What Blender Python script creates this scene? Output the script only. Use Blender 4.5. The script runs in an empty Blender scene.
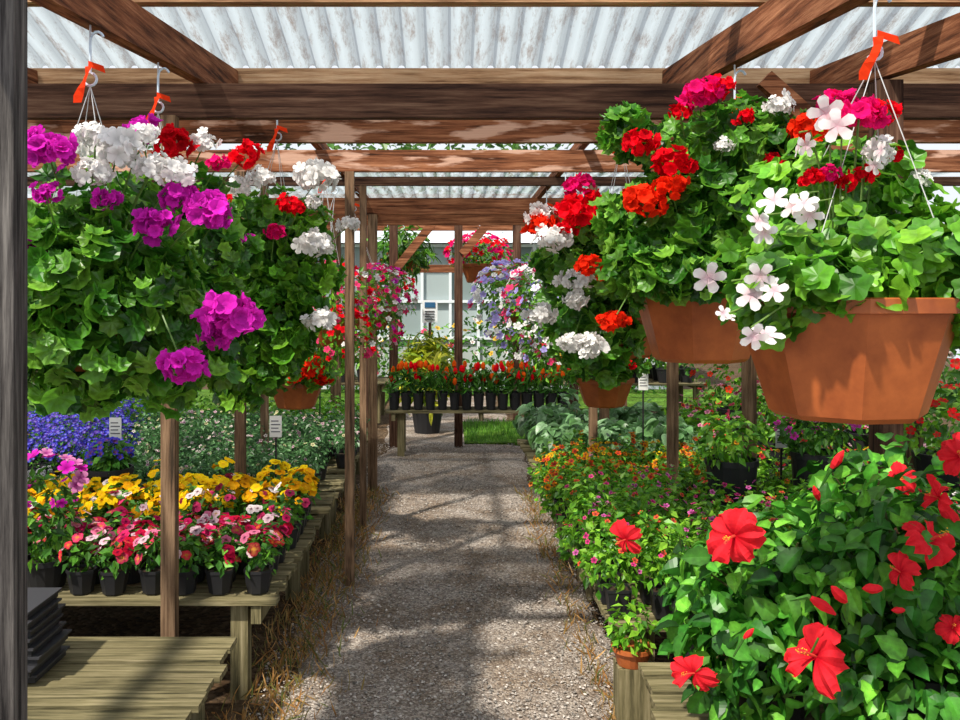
import bpy, math
import numpy as np
rng = np.random.default_rng(11)
scene = bpy.context.scene
scene.view_settings.view_transform = 'Standard'

# ------------------------------------------------------------------ materials
def newmat(name):
    m = bpy.data.materials.new(name); m.use_nodes = True
    nt = m.node_tree
    for n in list(nt.nodes): nt.nodes.remove(n)
    out = nt.nodes.new('ShaderNodeOutputMaterial')
    return m, nt, out
def link(nt, a, b): nt.links.new(a, b)

def attr_mat(name, rough=0.5, transl=0.3, spec=0.4, mottle=0.0):
    m, nt, out = newmat(name)
    at = nt.nodes.new('ShaderNodeAttribute'); at.attribute_name = 'Col'
    p = nt.nodes.new('ShaderNodeBsdfPrincipled')
    p.inputs['Roughness'].default_value = rough
    p.inputs['Specular IOR Level'].default_value = spec
    src = at.outputs['Color']
    if mottle > 0:
        tc = nt.nodes.new('ShaderNodeTexCoord')
        n = nt.nodes.new('ShaderNodeTexNoise'); n.inputs['Scale'].default_value = 60; n.inputs['Detail'].default_value = 3
        link(nt, tc.outputs['Object'], n.inputs['Vector'])
        r = nt.nodes.new('ShaderNodeMapRange'); r.inputs[1].default_value=.3; r.inputs[2].default_value=.7
        r.inputs[3].default_value = 1-mottle; r.inputs[4].default_value = 1+mottle
        link(nt, n.outputs['Fac'], r.inputs[0])
        vm = nt.nodes.new('ShaderNodeVectorMath'); vm.operation='SCALE'
        link(nt, at.outputs['Color'], vm.inputs[0]); link(nt, r.outputs[0], vm.inputs['Scale'])
        src = vm.outputs[0]
    link(nt, src, p.inputs['Base Color'])
    if transl > 0:
        t = nt.nodes.new('ShaderNodeBsdfTranslucent')
        link(nt, src, t.inputs['Color'])
        mx = nt.nodes.new('ShaderNodeMixShader'); mx.inputs[0].default_value = transl
        link(nt, p.outputs[0], mx.inputs[1]); link(nt, t.outputs[0], mx.inputs[2])
        link(nt, mx.outputs[0], out.inputs[0])
    else:
        link(nt, p.outputs[0], out.inputs[0])
    return m

def wood_mat(name, axis, c0, c1, c2, bump=0.4, sc=1.0, peel=None):
    m, nt, out = newmat(name)
    tc = nt.nodes.new('ShaderNodeTexCoord'); oi = nt.nodes.new('ShaderNodeObjectInfo')
    ml = nt.nodes.new('ShaderNodeMath'); ml.operation = 'MULTIPLY'; ml.inputs[1].default_value = 37.0
    link(nt, oi.outputs['Random'], ml.inputs[0])
    va = nt.nodes.new('ShaderNodeVectorMath'); va.operation = 'ADD'
    link(nt, tc.outputs['Object'], va.inputs[0]); link(nt, ml.outputs[0], va.inputs[1])
    mp = nt.nodes.new('ShaderNodeMapping')
    s = [30*sc]*3; s[axis] = 1.5*sc
    mp.inputs['Scale'].default_value = s
    link(nt, va.outputs[0], mp.inputs[0])
    n = nt.nodes.new('ShaderNodeTexNoise'); n.inputs['Scale'].default_value = 1.6
    n.inputs['Detail'].default_value = 9; n.inputs['Roughness'].default_value = 0.7
    link(nt, mp.outputs[0], n.inputs['Vector'])
    r = nt.nodes.new('ShaderNodeValToRGB')
    r.color_ramp.elements[0].position = 0.36; r.color_ramp.elements[0].color = (*c0, 1)
    r.color_ramp.elements[1].position = 0.68; r.color_ramp.elements[1].color = (*c2, 1)
    e = r.color_ramp.elements.new(0.5); e.color = (*c1, 1)
    link(nt, n.outputs['Fac'], r.inputs[0])
    n2 = nt.nodes.new('ShaderNodeTexNoise'); n2.inputs['Scale'].default_value = 3.0; n2.inputs['Detail'].default_value = 4
    link(nt, va.outputs[0], n2.inputs['Vector'])
    mix = nt.nodes.new('ShaderNodeMixRGB'); mix.blend_type = 'MULTIPLY'; mix.inputs[0].default_value = 0.7
    r2 = nt.nodes.new('ShaderNodeValToRGB')
    r2.color_ramp.elements[0].position = 0.3; r2.color_ramp.elements[0].color = (.5, .5, .5, 1)
    r2.color_ramp.elements[1].position = 0.65
    link(nt, n2.outputs['Fac'], r2.inputs[0])
    link(nt, r.outputs[0], mix.inputs[1]); link(nt, r2.outputs[0], mix.inputs[2])
    src = mix.outputs[0]
    if peel:
        n3 = nt.nodes.new('ShaderNodeTexNoise'); n3.inputs['Scale'].default_value = 5.0; n3.inputs['Detail'].default_value = 8
        mp3 = nt.nodes.new('ShaderNodeMapping'); s3=[4.0]*3; s3[axis]=.8; mp3.inputs['Scale'].default_value=s3
        link(nt, va.outputs[0], mp3.inputs[0]); link(nt, mp3.outputs[0], n3.inputs['Vector'])
        r3 = nt.nodes.new('ShaderNodeMapRange'); r3.inputs[1].default_value=.52; r3.inputs[2].default_value=.6
        link(nt, n3.outputs['Fac'], r3.inputs[0])
        m3 = nt.nodes.new('ShaderNodeMixRGB'); m3.inputs[2].default_value=(*peel,1)
        link(nt, r3.outputs[0], m3.inputs[0]); link(nt, src, m3.inputs[1]); src=m3.outputs[0]
    p = nt.nodes.new('ShaderNodeBsdfPrincipled'); p.inputs['Roughness'].default_value = 0.85
    p.inputs['Specular IOR Level'].default_value = 0.15
    link(nt, src, p.inputs['Base Color'])
    b = nt.nodes.new('ShaderNodeBump'); b.inputs['Strength'].default_value = bump; b.inputs['Distance'].default_value = 0.01
    link(nt, n.outputs['Fac'], b.inputs['Height']); link(nt, b.outputs[0], p.inputs['Normal'])
    link(nt, p.outputs[0], out.inputs[0])
    return m

BR = ((.05, .018, .009), (.24, .085, .038), (.50, .22, .11))
BD = ((.03, .014, .010), (.105, .050, .031), (.22, .125, .08))
GR = ((.05, .034, .022), (.21, .125, .072), (.42, .27, .16))
BN = ((.05, .045, .022), (.20, .17, .085), (.37, .31, .18))
M = {}
M['beam_x'] = wood_mat('beam_wood_x', 0, *BR)
M['beamd_x'] = wood_mat('beam_dark_wood_x', 0, *BD)
M['beamt_x'] = wood_mat('beam_tan_wood_x', 0, (.18,.09,.045), (.52,.30,.16), (.78,.54,.34))
M['beamp_x'] = wood_mat('beam_peeling_wood_x', 0, *BR, peel=(.60,.36,.26))
M['beam_y'] = wood_mat('beam_wood_y', 1, *BR)
M['beam_z'] = wood_mat('beam_wood_z', 2, *BD)
M['post'] = wood_mat('post_wood', 2, *GR)
M['nearpost'] = wood_mat('near_post_wood', 2, (.02, .018, .018), (.10, .09, .085), (.26, .24, .22), bump=0.9)
M['bench_x'] = wood_mat('bench_wood_x', 0, *BN)
M['bench_z'] = wood_mat('bench_wood_z', 2, *BN)
M['leaf'] = attr_mat('leaf', 0.38, 0.36, 0.45, .25)
M['petal'] = attr_mat('petal', 0.7, 0.34, 0.05, .08)
M['matte'] = attr_mat('painted_plastic', 0.5, 0.0, 0.3)
M['wire'] = attr_mat('wire', 0.35, 0.0, 0.5)

def terracotta():
    m, nt, out = newmat('terracotta_plastic')
    tc = nt.nodes.new('ShaderNodeTexCoord')
    n = nt.nodes.new('ShaderNodeTexNoise'); n.inputs['Scale'].default_value = 7; n.inputs['Detail'].default_value = 8
    n.inputs['Roughness'].default_value=.65
    link(nt, tc.outputs['Object'], n.inputs['Vector'])
    r = nt.nodes.new('ShaderNodeValToRGB')
    r.color_ramp.elements[0].position = .32; r.color_ramp.elements[0].color = (.28, .062, .014, 1)
    r.color_ramp.elements[1].position = .72; r.color_ramp.elements[1].color = (.56, .15, .035, 1)
    link(nt, n.outputs['Fac'], r.inputs[0])
    p = nt.nodes.new('ShaderNodeBsdfPrincipled'); p.inputs['Roughness'].default_value = .5
    link(nt, r.outputs[0], p.inputs['Base Color']); link(nt, p.outputs[0], out.inputs[0])
    return m
M['terra'] = terracotta()

def ground_mat(name, cols, scale, bump, patch=(.62,.54,.46)):
    m, nt, out = newmat(name)
    tc = nt.nodes.new('ShaderNodeTexCoord')
    v = nt.nodes.new('ShaderNodeTexVoronoi'); v.inputs['Scale'].default_value = scale
    link(nt, tc.outputs['Object'], v.inputs['Vector'])
    n = nt.nodes.new('ShaderNodeTexNoise'); n.inputs['Scale'].default_value = 2.6; n.inputs['Detail'].default_value = 9
    n.inputs['Roughness'].default_value = .75
    link(nt, tc.outputs['Object'], n.inputs['Vector'])
    sep = nt.nodes.new('ShaderNodeSeparateColor'); link(nt, v.outputs['Color'], sep.inputs[0])
    r = nt.nodes.new('ShaderNodeValToRGB')
    r.color_ramp.elements[0].color = (*cols[0], 1); r.color_ramp.elements[1].color = (*cols[2], 1)
    e = r.color_ramp.elements.new(.55); e.color = (*cols[1], 1)
    link(nt, sep.outputs[0], r.inputs[0])
    r2 = nt.nodes.new('ShaderNodeValToRGB')
    r2.color_ramp.elements[0].position = .40; r2.color_ramp.elements[0].color = (*patch, 1)
    r2.color_ramp.elements[1].position = .60; r2.color_ramp.elements[1].color = (1, 1, 1, 1)
    link(nt, n.outputs['Fac'], r2.inputs[0])
    mx = nt.nodes.new('ShaderNodeMixRGB'); mx.blend_type = 'MULTIPLY'; mx.inputs[0].default_value = 1
    link(nt, r.outputs[0], mx.inputs[1]); link(nt, r2.outputs[0], mx.inputs[2])
    p = nt.nodes.new('ShaderNodeBsdfPrincipled'); p.inputs['Roughness'].default_value = .9
    p.inputs['Specular IOR Level'].default_value = .1
    link(nt, mx.outputs[0], p.inputs['Base Color'])
    b = nt.nodes.new('ShaderNodeBump'); b.inputs['Strength'].default_value = bump; b.inputs['Distance'].default_value = .015
    link(nt, v.outputs['Distance'], b.inputs['Height']); b.invert = True
    link(nt, b.outputs[0], p.inputs['Normal']); link(nt, p.outputs[0], out.inputs[0])
    return m
M['gravel'] = ground_mat('gravel', ((.17, .14, .12), (.34, .29, .25), (.56, .50, .44)), 110, .6)
M['dirt'] = ground_mat('dirt', ((.06, .04, .025), (.11, .075, .045), (.19, .13, .08)), 40, .6)
M['grass'] = ground_mat('grass', ((.04, .10, .01), (.08, .19, .02), (.16, .30, .04)), 40, .6)
M['stone'] = attr_mat('stone', .9, 0, .1)

def roof_mat():
    m, nt, out = newmat('corrugated_panel')
    tc = nt.nodes.new('ShaderNodeTexCoord')
    mp = nt.nodes.new('ShaderNodeMapping'); mp.inputs['Scale'].default_value = (12, 2.5, 1)
    link(nt, tc.outputs['Object'], mp.inputs[0])
    n = nt.nodes.new('ShaderNodeTexNoise'); n.inputs['Scale'].default_value = 1.5; n.inputs['Detail'].default_value = 10
    n.inputs['Roughness'].default_value = .78
    link(nt, mp.outputs[0], n.inputs['Vector'])
    r = nt.nodes.new('ShaderNodeValToRGB')
    r.color_ramp.elements[0].position = .36; r.color_ramp.elements[0].color = (.22, .16, .11, 1)
    r.color_ramp.elements[1].position = .51; r.color_ramp.elements[1].color = (.58, .68, .74, 1)
    link(nt, n.outputs['Fac'], r.inputs[0])
    at = nt.nodes.new('ShaderNodeAttribute'); at.attribute_name='Col'
    mu = nt.nodes.new('ShaderNodeMixRGB'); mu.blend_type='MULTIPLY'; mu.inputs[0].default_value=1
    link(nt, r.outputs[0], mu.inputs[1]); link(nt, at.outputs['Color'], mu.inputs[2])
    d = nt.nodes.new('ShaderNodeBsdfDiffuse'); t = nt.nodes.new('ShaderNodeBsdfTranslucent')
    link(nt, mu.outputs[0], d.inputs[0]); link(nt, mu.outputs[0], t.inputs[0])
    a = nt.nodes.new('ShaderNodeMixShader'); a.inputs[0].default_value = .62
    link(nt, d.outputs[0], a.inputs[1]); link(nt, t.outputs[0], a.inputs[2])
    tr = nt.nodes.new('ShaderNodeBsdfTransparent')
    b = nt.nodes.new('ShaderNodeMixShader'); b.inputs[0].default_value = .25
    link(nt, a.outputs[0], b.inputs[1]); link(nt, tr.outputs[0], b.inputs[2])
    link(nt, b.outputs[0], out.inputs[0])
    return m
M['roof'] = roof_mat()

# ------------------------------------------------------------------ mesh builder
class MB:
    def __init__(s): s.v=[]; s.c=[]; s.l=[]; s.n=[]; s.m=[]; s.nv=0; s.mats=[]
    def mi(s, k):
        if k not in s.mats: s.mats.append(k)
        return s.mats.index(k)
    def raw(s, V, C, L, N, mat):
        s.v.append(np.asarray(V, float)); s.c.append(np.asarray(C, float))
        s.l.append(np.asarray(L, int)+s.nv); s.n.append(np.asarray(N, int))
        s.m.append(np.full(len(N), s.mi(mat))); s.nv += len(V)
    def add(s, V, F, mat, col=(.5,.5,.5)):
        L = [i for f in F for i in f]; N = [len(f) for f in F]
        c = np.asarray(col, float)
        s.raw(V, c if c.ndim==2 else np.tile(c, (len(V), 1)), L, N, mat)
    def inst(s, T, P, R, S, c1, c2, mat):
        tv, L, N, w = T
        m = len(P)
        if m == 0: return
        S = np.broadcast_to(S, (m,)); c1 = np.broadcast_to(c1, (m,3)); c2 = np.broadcast_to(c2, (m,3))
        V = np.einsum('mij,nj->mni', R, tv)*S[:,None,None] + P[:,None,:]
        C = c1[:,None,:]*(1-w)[None,:,None] + c2[:,None,:]*w[None,:,None]
        LL = L[None,:] + (np.arange(m)*len(tv))[:,None]
        s.raw(V.reshape(-1,3), C.reshape(-1,3), LL.reshape(-1), np.tile(N, m), mat)
    def build(s, name, smooth=False, origin=None):
        V = np.concatenate(s.v); C = np.concatenate(s.c); L = np.concatenate(s.l); N = np.concatenate(s.n); Mi = np.concatenate(s.m)
        lo, hi = V.min(0), V.max(0)
        if origin is None: origin = np.array([(lo[0]+hi[0])/2, (lo[1]+hi[1])/2, lo[2]])
        V = V-origin
        me = bpy.data.meshes.new(name)
        me.vertices.add(len(V)); me.vertices.foreach_set('co', V.astype(np.float32).ravel())
        me.loops.add(len(L)); me.loops.foreach_set('vertex_index', L.astype(np.int32))
        me.polygons.add(len(N))
        st = np.concatenate([[0], np.cumsum(N)[:-1]])
        me.polygons.foreach_set('loop_start', st.astype(np.int32))
        me.polygons.foreach_set('material_index', Mi.astype(np.int32))
        me.polygons.foreach_set('use_smooth', np.full(len(N), smooth))
        me.update(calc_edges=True)
        a = me.attributes.new('Col', 'FLOAT_COLOR', 'POINT')
        a.data.foreach_set('color', np.concatenate([np.clip(C,0,1), np.ones((len(C),1))],1).astype(np.float32).ravel())
        for k in s.mats: me.materials.append(M[k])
        o = bpy.data.objects.new(name, me); o.location = origin
        scene.collection.objects.link(o)
        return o

def box(mb, lo, hi, mat, col=(.5,.5,.5)):
    x0,y0,z0 = lo; x1,y1,z1 = hi
    V = [(x0,y0,z0),(x1,y0,z0),(x1,y1,z0),(x0,y1,z0),(x0,y0,z1),(x1,y0,z1),(x1,y1,z1),(x0,y1,z1)]
    mb.add(V, [(0,3,2,1),(4,5,6,7),(0,1,5,4),(1,2,6,5),(2,3,7,6),(3,0,4,7)], mat, col)
def nrm(a): return a/(np.linalg.norm(a, axis=-1, keepdims=True)+1e-9)
def strut(mb, p0, p1, w, h, mat, col=(.5,.5,.5)):
    p0=np.array(p0,float); p1=np.array(p1,float); d=nrm(p1-p0)
    up=np.array([0,0,1.]) if abs(d[2])<.9 else np.array([0,1.,0])
    a=nrm(np.cross(d,up)); b=np.cross(a,d)
    V=[]
    for p in (p0,p1):
        for sa,sb in ((-1,-1),(1,-1),(1,1),(-1,1)): V.append(p+a*sa*w/2+b*sb*h/2)
    mb.add(V, [(0,1,2,3),(7,6,5,4),(0,4,5,1),(1,5,6,2),(2,6,7,3),(3,7,4,0)], mat, col)
def tube(mb, pts, r, mat, col, k=5, r1=None):
    pts=np.array(pts,float); n=len(pts); V=[]; F=[]
    for i in range(n):
        d=nrm(pts[min(i+1,n-1)]-pts[max(i-1,0)])
        up=np.array([0,0,1.]) if abs(d[2])<.9 else np.array([0,1.,0])
        a=nrm(np.cross(d,up)); b=np.cross(a,d)
        rr=r if r1 is None else r+(r1-r)*i/(n-1)
        for j in range(k):
            t=2*math.pi*j/k; V.append(pts[i]+rr*(a*math.cos(t)+b*math.sin(t)))
    for i in range(n-1):
        for j in range(k):
            F.append((i*k+j,i*k+(j+1)%k,(i+1)*k+(j+1)%k,(i+1)*k+j))
    F.append(tuple(range(k))[::-1]); F.append(tuple((n-1)*k+j for j in range(k)))
    mb.add(V,F,mat,col)
def lathe(mb, cx, cy, prof, n, mat, col, rot=0.0):
    V=[]; F=[]
    for (r,z) in prof:
        for j in range(n):
            t=2*math.pi*j/n+rot; V.append((cx+r*math.cos(t), cy+r*math.sin(t), z))
    for i in range(len(prof)-1):
        for j in range(n): F.append((i*n+j,i*n+(j+1)%n,(i+1)*n+(j+1)%n,(i+1)*n+j))
    mb.add(V,F,mat,col)
def pot(mb, cx, cy, z0, h, r0, r1, mat='matte', col=(.018,.018,.02), n=12, rot=0.0, lip=.02):
    z1=z0+h
    lathe(mb,cx,cy,[(0.001,z0),(r0,z0),(r1*.95,z1-lip),(r1,z1-lip),(r1,z1),(r1*.92,z1),(r1*.9,z1-lip)],n,mat,col,rot)
    lathe(mb,cx,cy,[(r1*.9,z1-lip),(0.001,z1-lip)],n,'matte',(.05,.03,.02),rot)

# ------------------------------------------------------------------ templates
def T(V, F, w):
    return (np.array(V,float), np.array([i for f in F for i in f]), np.array([len(f) for f in F]), np.array(w,float))
def ger_leaf():
    N=21; V=[(0,0,0)]; w=[.35]; F=[]
    for ring,(rr,ww) in enumerate(((.55,1.0),(1.0,0.0))):
        for i in range(N):
            t=2*math.pi*i/N
            r=rr*(1+ (.11*math.cos(7*t) if ring else 0))
            if abs(t-math.pi)<.2: r*=.35
            V.append((r*math.cos(t), r*math.sin(t), .26*rr*rr+ (.13*math.cos(7*t) if ring else .03*math.cos(7*t))+(.12*math.sin(2*t)*rr))); w.append(ww)
    for i in range(N):
        j=(i+1)%N
        F.append((0,1+i,1+j)); F.append((1+i,1+N+i,1+N+j,1+j))
    return T(V,F,w)
GER=ger_leaf()
def ivy_leaf():
    V=[(0,0,0)];w=[1];N=25
    for i in range(N):
        t=2*math.pi*i/N
        r=.90+.13*math.cos(5*t)
        if abs(t-math.pi)<.1: r=.3
        V.append((r*math.cos(t), r*math.sin(t), .07*math.cos(5*t)+.08*math.sin(t*2)+.12)); w.append(0)
    return T(V,[(0,1+i,1+(i+1)%N) for i in range(N)],w)
IVY=ivy_leaf()
def long_leaf(wid=.30, curl=.25, serr=.04):
    st=[0,.12,.25,.4,.55,.7,.85,1.0]; V=[];w=[];F=[]
    for i,t in enumerate(st):
        hw=wid*math.sin(math.pi*min(1,t**.75))**.8 if 0<t<1 else 0.0
        if i%2: hw+=serr*(0<t<1)
        z=-curl*t*t
        V+= [(t,hw,z+.45*hw),(t,0,z),(t,-hw,z+.45*hw)]; w+=[0,1,0]
    for i in range(len(st)-1):
        a=i*3; b=a+3
        F+=[(a,a+1,b+1,b),(a+1,a+2,b+2,b+1)]
    return T(V,F,w)
HIB=long_leaf(.32,.30,.04); LONG=long_leaf(.13,.3,0); BROAD=long_leaf(.38,.35,0)
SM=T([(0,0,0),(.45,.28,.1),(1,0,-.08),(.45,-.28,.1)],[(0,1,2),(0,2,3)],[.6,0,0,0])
BL=T([(0,.04,0),(0,-.04,0),(.5,-.04,.0),(.5,.04,0),(1,0,-.12)],[(0,1,2,3),(3,2,4)],[.5,.5,0,0,0])
def floret(n=5, wid=.5, cup=.25):
    V=[(0,0,0)];w=[1];F=[]
    for k in range(n):
        t=2*math.pi*k/n; c,s=math.cos(t),math.sin(t)
        pr=[(.35,-wid*.55,.08),(.8,-wid*.72,cup*.8),(1.02,-wid*.3,cup),(1.0,wid*.3,cup*.8),(.8,wid*.72,cup*.9),(.35,wid*.55,.1)]
        b=len(V)
        for (x,y,z) in pr:
            V.append((x*c-y*s,x*s+y*c,z+(.05 if k%2 else 0))); w.append(.55 if x<.5 else 0)
        F.append((0,b,b+5)); F.append((b,b+1,b+4,b+5)); F.append((b+1,b+2,b+3,b+4))
    return T(V,F,w)
FLO=floret(5,.55,.28); STAR=floret(5,.44,.12); RUF=floret(7,.5,.55)
def ruffled(seed=0):
    r_=np.random.default_rng(seed)
    V=[];w=[];F=[]
    for k in range(5):
        t0=2*math.pi*k/5+.15*r_.normal()
        b=len(V); ni=8; nj=9
        lift=.50+.40*r_.normal(); ln=1+.15*r_.normal(); tw=.30+.12*r_.normal()
        for i in range(ni):
            t=i/(ni-1)
            hw=(.05+.45*math.sin(min(t*1.85,1.75))**1.5)*(1 if t<.9 else .74)
            for j in range(nj):
                s=-1+2*j/(nj-1)
                x=t*ln*(1-.18*s*s+.04*math.sin(s*11+k)*t) ; y=hw*s
                z=.75*t*lift*1.4-.65*t*t*t + .17*t*t*math.sin(s*6.5+k*1.7)+tw*t*s*.7
                V.append((x*math.cos(t0)-y*math.sin(t0), x*math.sin(t0)+y*math.cos(t0), z)); w.append(max(0,1-t*2.0)*.8+.25*abs(math.sin(s*9))*(t<.9))
        for i in range(ni-1):
            for j in range(nj-1):
                F.append((b+i*nj+j,b+i*nj+j+1,b+(i+1)*nj+j+1,b+(i+1)*nj+j))
    return T(V,F,w)
HIBF=[ruffled(s) for s in range(6)]
def pansy():
    V=[];w=[];F=[]
    for (ang,d,r,z) in ((60,.5,.52,-.06),(120,.5,.52,-.03),(180,.45,.46,.03),(0,.45,.46,.05),(270,.42,.55,.08)):
        a=math.radians(ang); cx,cy=d*math.cos(a),d*math.sin(a)
        b=len(V); V.append((cx*.8,cy*.8,z)); w.append(.45)
        for i in range(9):
            t=2*math.pi*i/9+a
            x=cx+r*math.cos(t); y=cy+r*math.sin(t); rr=math.hypot(x,y)
            V.append((x,y,z+.06*math.sin(3*t))); w.append(1 if rr<.35 else 0)
        for i in range(9): F.append((b,b+1+i,b+1+(i+1)%9))
    return T(V,F,w)
PAN=pansy()
oct_=T([(1,0,0),(-.9,.1,0),(.1,.8,0),(0,-.85,.1),(0,.1,.6),(0,0,-.5),(.6,.55,.25),(-.5,-.6,.2)],
 [(0,6,4),(6,2,4),(2,1,4),(1,7,4),(7,3,4),(3,0,4),(0,5,6),(6,5,2),(2,5,1),(1,5,7),(7,5,3),(3,5,0)],[0]*8)

def frames(n, xd):
    n=nrm(n); x=xd-(xd*n).sum(-1,keepdims=True)*n; x=nrm(x); y=np.cross(n,x)
    return np.stack([x,y,n],-1)
def rdir(m):
    return nrm(rng.normal(size=(m,3)))
def cmix(cols, m, jit=.2):
    cols=np.array(cols,float)
    i=rng.integers(0,len(cols),m); j=rng.integers(0,len(cols),m); t=rng.random((m,1))
    return (cols[i]*(1-t)+cols[j]*t)*(1+jit*rng.normal(size=(m,1)))
def pick(cols, m, jit=.12):
    cols=np.array(cols,float); return cols[rng.integers(0,len(cols),m)]*(1+jit*rng.normal(size=(m,1)))

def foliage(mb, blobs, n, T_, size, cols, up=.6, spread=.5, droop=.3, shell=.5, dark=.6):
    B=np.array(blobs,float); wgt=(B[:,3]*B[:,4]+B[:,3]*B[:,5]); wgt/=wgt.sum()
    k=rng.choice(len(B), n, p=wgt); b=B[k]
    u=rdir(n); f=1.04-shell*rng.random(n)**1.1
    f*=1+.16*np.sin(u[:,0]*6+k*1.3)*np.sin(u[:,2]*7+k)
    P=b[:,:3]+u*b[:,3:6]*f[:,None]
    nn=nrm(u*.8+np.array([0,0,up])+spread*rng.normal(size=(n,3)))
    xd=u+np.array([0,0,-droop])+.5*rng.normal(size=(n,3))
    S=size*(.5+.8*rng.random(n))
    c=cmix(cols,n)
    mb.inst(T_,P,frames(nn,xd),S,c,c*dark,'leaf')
def flowers(mb, blobs, n, T_, size, cols, eye, zmin=-.2, jit=.1, out=1.03, up=.5, front=.35, eyes=None):
    B=np.array(blobs,float); wgt=B[:,3]*B[:,4]; wgt/=wgt.sum()
    k=rng.choice(len(B), n, p=wgt); b=B[k]
    u=rdir(n); bad=u[:,2]<zmin; u[bad,2]*=-1
    P=b[:,:3]+u*b[:,3:6]*(out+.10*rng.random((n,1)))
    nn=nrm(u*.7+np.array([0,-front,up])+.3*rng.normal(size=(n,3)))
    S=size*(.7+.55*rng.random(n)); c=pick(cols,n,jit)
    mb.inst(T_,P,frames(nn,np.tile([1.,0,.1],(n,1))+.3*rng.normal(size=(n,3))),S,c,np.array(eye) if eyes is None else pick(eyes,n,.05),'petal')

COL={'p':(.72,.025,.52),'w':(.90,.88,.86),'r':(.84,.004,.015),'m':(.86,.008,.18),'o':(.94,.03,.006),'k':(.90,.06,.20),'l':(.48,.40,.88)}
def umbel(mb, c, r, key, m=None, base=None, stem=True):
    m=m or int(24+r*220)
    c=np.array(c,float); i=np.arange(m)+.5
    ph=np.arccos(np.clip(1-1.6*i/m,-1,1)); th=math.pi*(1+5**.5)*i
    u=np.stack([np.cos(th)*np.sin(ph),np.sin(th)*np.sin(ph),np.cos(ph)],-1)
    u=nrm(u+.45*rng.normal(size=(m,3)))
    q=rng.normal(size=3); lump=1+.22*np.sin(u@q*2.5+q[0])
    P=c+u*r*np.array([.95,.95,.66])*(.62+.5*rng.random((m,1)))*lump[:,None]
    col=np.tile(COL[key],(m,1))*(1+(.2 if key!='w' else .06)*rng.normal(size=(m,1)))
    mb.inst(RUF if key!='w' else FLO,P,frames(nrm(u+.45*rng.normal(size=(m,3))),rdir(m)),r*.40*(.7+.5*rng.random(m)),col,col*.7,'petal')
    if stem and base is not None:
        b=np.array(base,float); mid=(b+c)/2+np.array([0,0,.05])+ (c-b)*np.array([.15,.15,0])
        tube(mb,[b,mid,c-np.array([0,0,r*.2])],.0026,'leaf',(.16,.30,.06),4)

# ------------------------------------------------------------------ ground
mb=MB(); box(mb,(-14,-2,-.12),(14,34,-.02),'dirt'); mb.build('ground')
mb=MB()
nx,ny=14,70; xs=np.linspace(-.74,.76,nx); ys=np.linspace(0,15,ny)
V=[];F=[]
for j,y in enumerate(ys):
    for i,x in enumerate(xs):
        e=(.05*math.sin(y*2.1)+.03*math.sin(y*5.3))*(1 if i in(0,nx-1) else 0)
        V.append((x+e,y,.004*math.sin(x*9+y*3)+.004*math.sin(y*5)-(.02 if i in(0,nx-1) else 0)))
for j in range(ny-1):
    for i in range(nx-1):
        a=j*nx+i; F.append((a,a+1,a+1+nx,a+nx))
mb.add(V,F,'gravel')
m=22000
yy=2.6+7.5*rng.random(m)**1.5; xx=rng.uniform(-.8,.78,m)
P=np.stack([xx,yy,.004+.003*rng.random(m)],-1)
g=(.16+.46*rng.random((m,1))**1.4)*np.array([1,.90,.81])
mb.inst(oct_,P,frames(nrm(np.array([0,0,1.])+.3*rng.normal(size=(m,3))),rdir(m)),.003+.007*rng.random(m)**2.2,g,g,'stone')
mb.build('gravel_path')
mb=MB(); box(mb,(.16,9.98,-.02),(4.2,11.7,.02),'grass'); box(mb,(.85,13.1,-.02),(9,15.9,.02),'grass'); box(mb,(-9,13.1,-.02),(-1.0,15.9,.02),'grass')
m=5000; P=np.stack([rng.uniform(.18,3.2,m),rng.uniform(10.0,11.65,m),np.full(m,.018)],-1); c=cmix([(.07,.20,.02),(.16,.36,.04)],m)
mb.inst(BL,P,frames(rdir(m)*np.array([1,1,.2]),np.tile([0,0,1.],(m,1))+.3*rng.normal(size=(m,3))),.05+.05*rng.random(m),c,c*.7,'leaf')
mb.build('lawn')
mb=MB(); m=4800
yy=rng.uniform(2.7,7.5,m); side=rng.random(m)<.8
xx=np.where(side,-.70+.10*rng.normal(size=m),.63+.045*rng.normal(size=m))
c=cmix([(.60,.36,.13),(.42,.20,.06),(.16,.20,.05)],m)
mb.inst(BL,np.stack([xx,yy,np.zeros(m)],-1),frames(rdir(m)*np.array([1,1,.2]),np.tile([0,0,.7],(m,1))+.6*rng.normal(size=(m,3))*np.array([1,1,.2])),.02+.07*rng.random(m),c,c*.7,'leaf')
mb.build('dry_grass_tufts')

# ------------------------------------------------------------------ structure
def beamx(y,z0,z1,x0=-3.6,x1=3.6,t=.05,mat='beam_x',name='roof_beam'):
    mb=MB(); box(mb,(x0,y-t/2,z0),(x1,y+t/2,z1),mat); return mb.build(name)
beamx(3.6,2.325,2.46,mat='beamd_x'); beamx(4.12,2.32,2.43,mat='beamp_x'); beamx(5.06,2.32,2.44,mat='beamp_x')
beamx(6.3,2.40,2.46,mat='beamd_x'); beamx(7.6,2.32,2.46,mat='beam_x'); beamx(8.65,2.32,2.46)
beamx(3.0,2.585,2.70,mat='beamt_x'); beamx(4.12,2.575,2.655,mat='beamt_x')
for x in (-.99,.99,1.66,-1.9,2.5):
    mb=MB(); strut(mb,(x*1.03,1.2,2.31),(x,4.09,2.575),.055,.13,'beam_y'); mb.build('roof_rafter')
def raft(x,y0,y1,z0,z1,t=.05,name='roof_rafter'):
    mb=MB(); box(mb,(x-t/2,y0,z0),(x+t/2,y1,z1),'beam_y'); return mb.build(name)
for x in (-.75,.75,-2.0,2.0): raft(x,4.15,8.6,2.462,2.52,.04,'hanging_rail')
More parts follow.
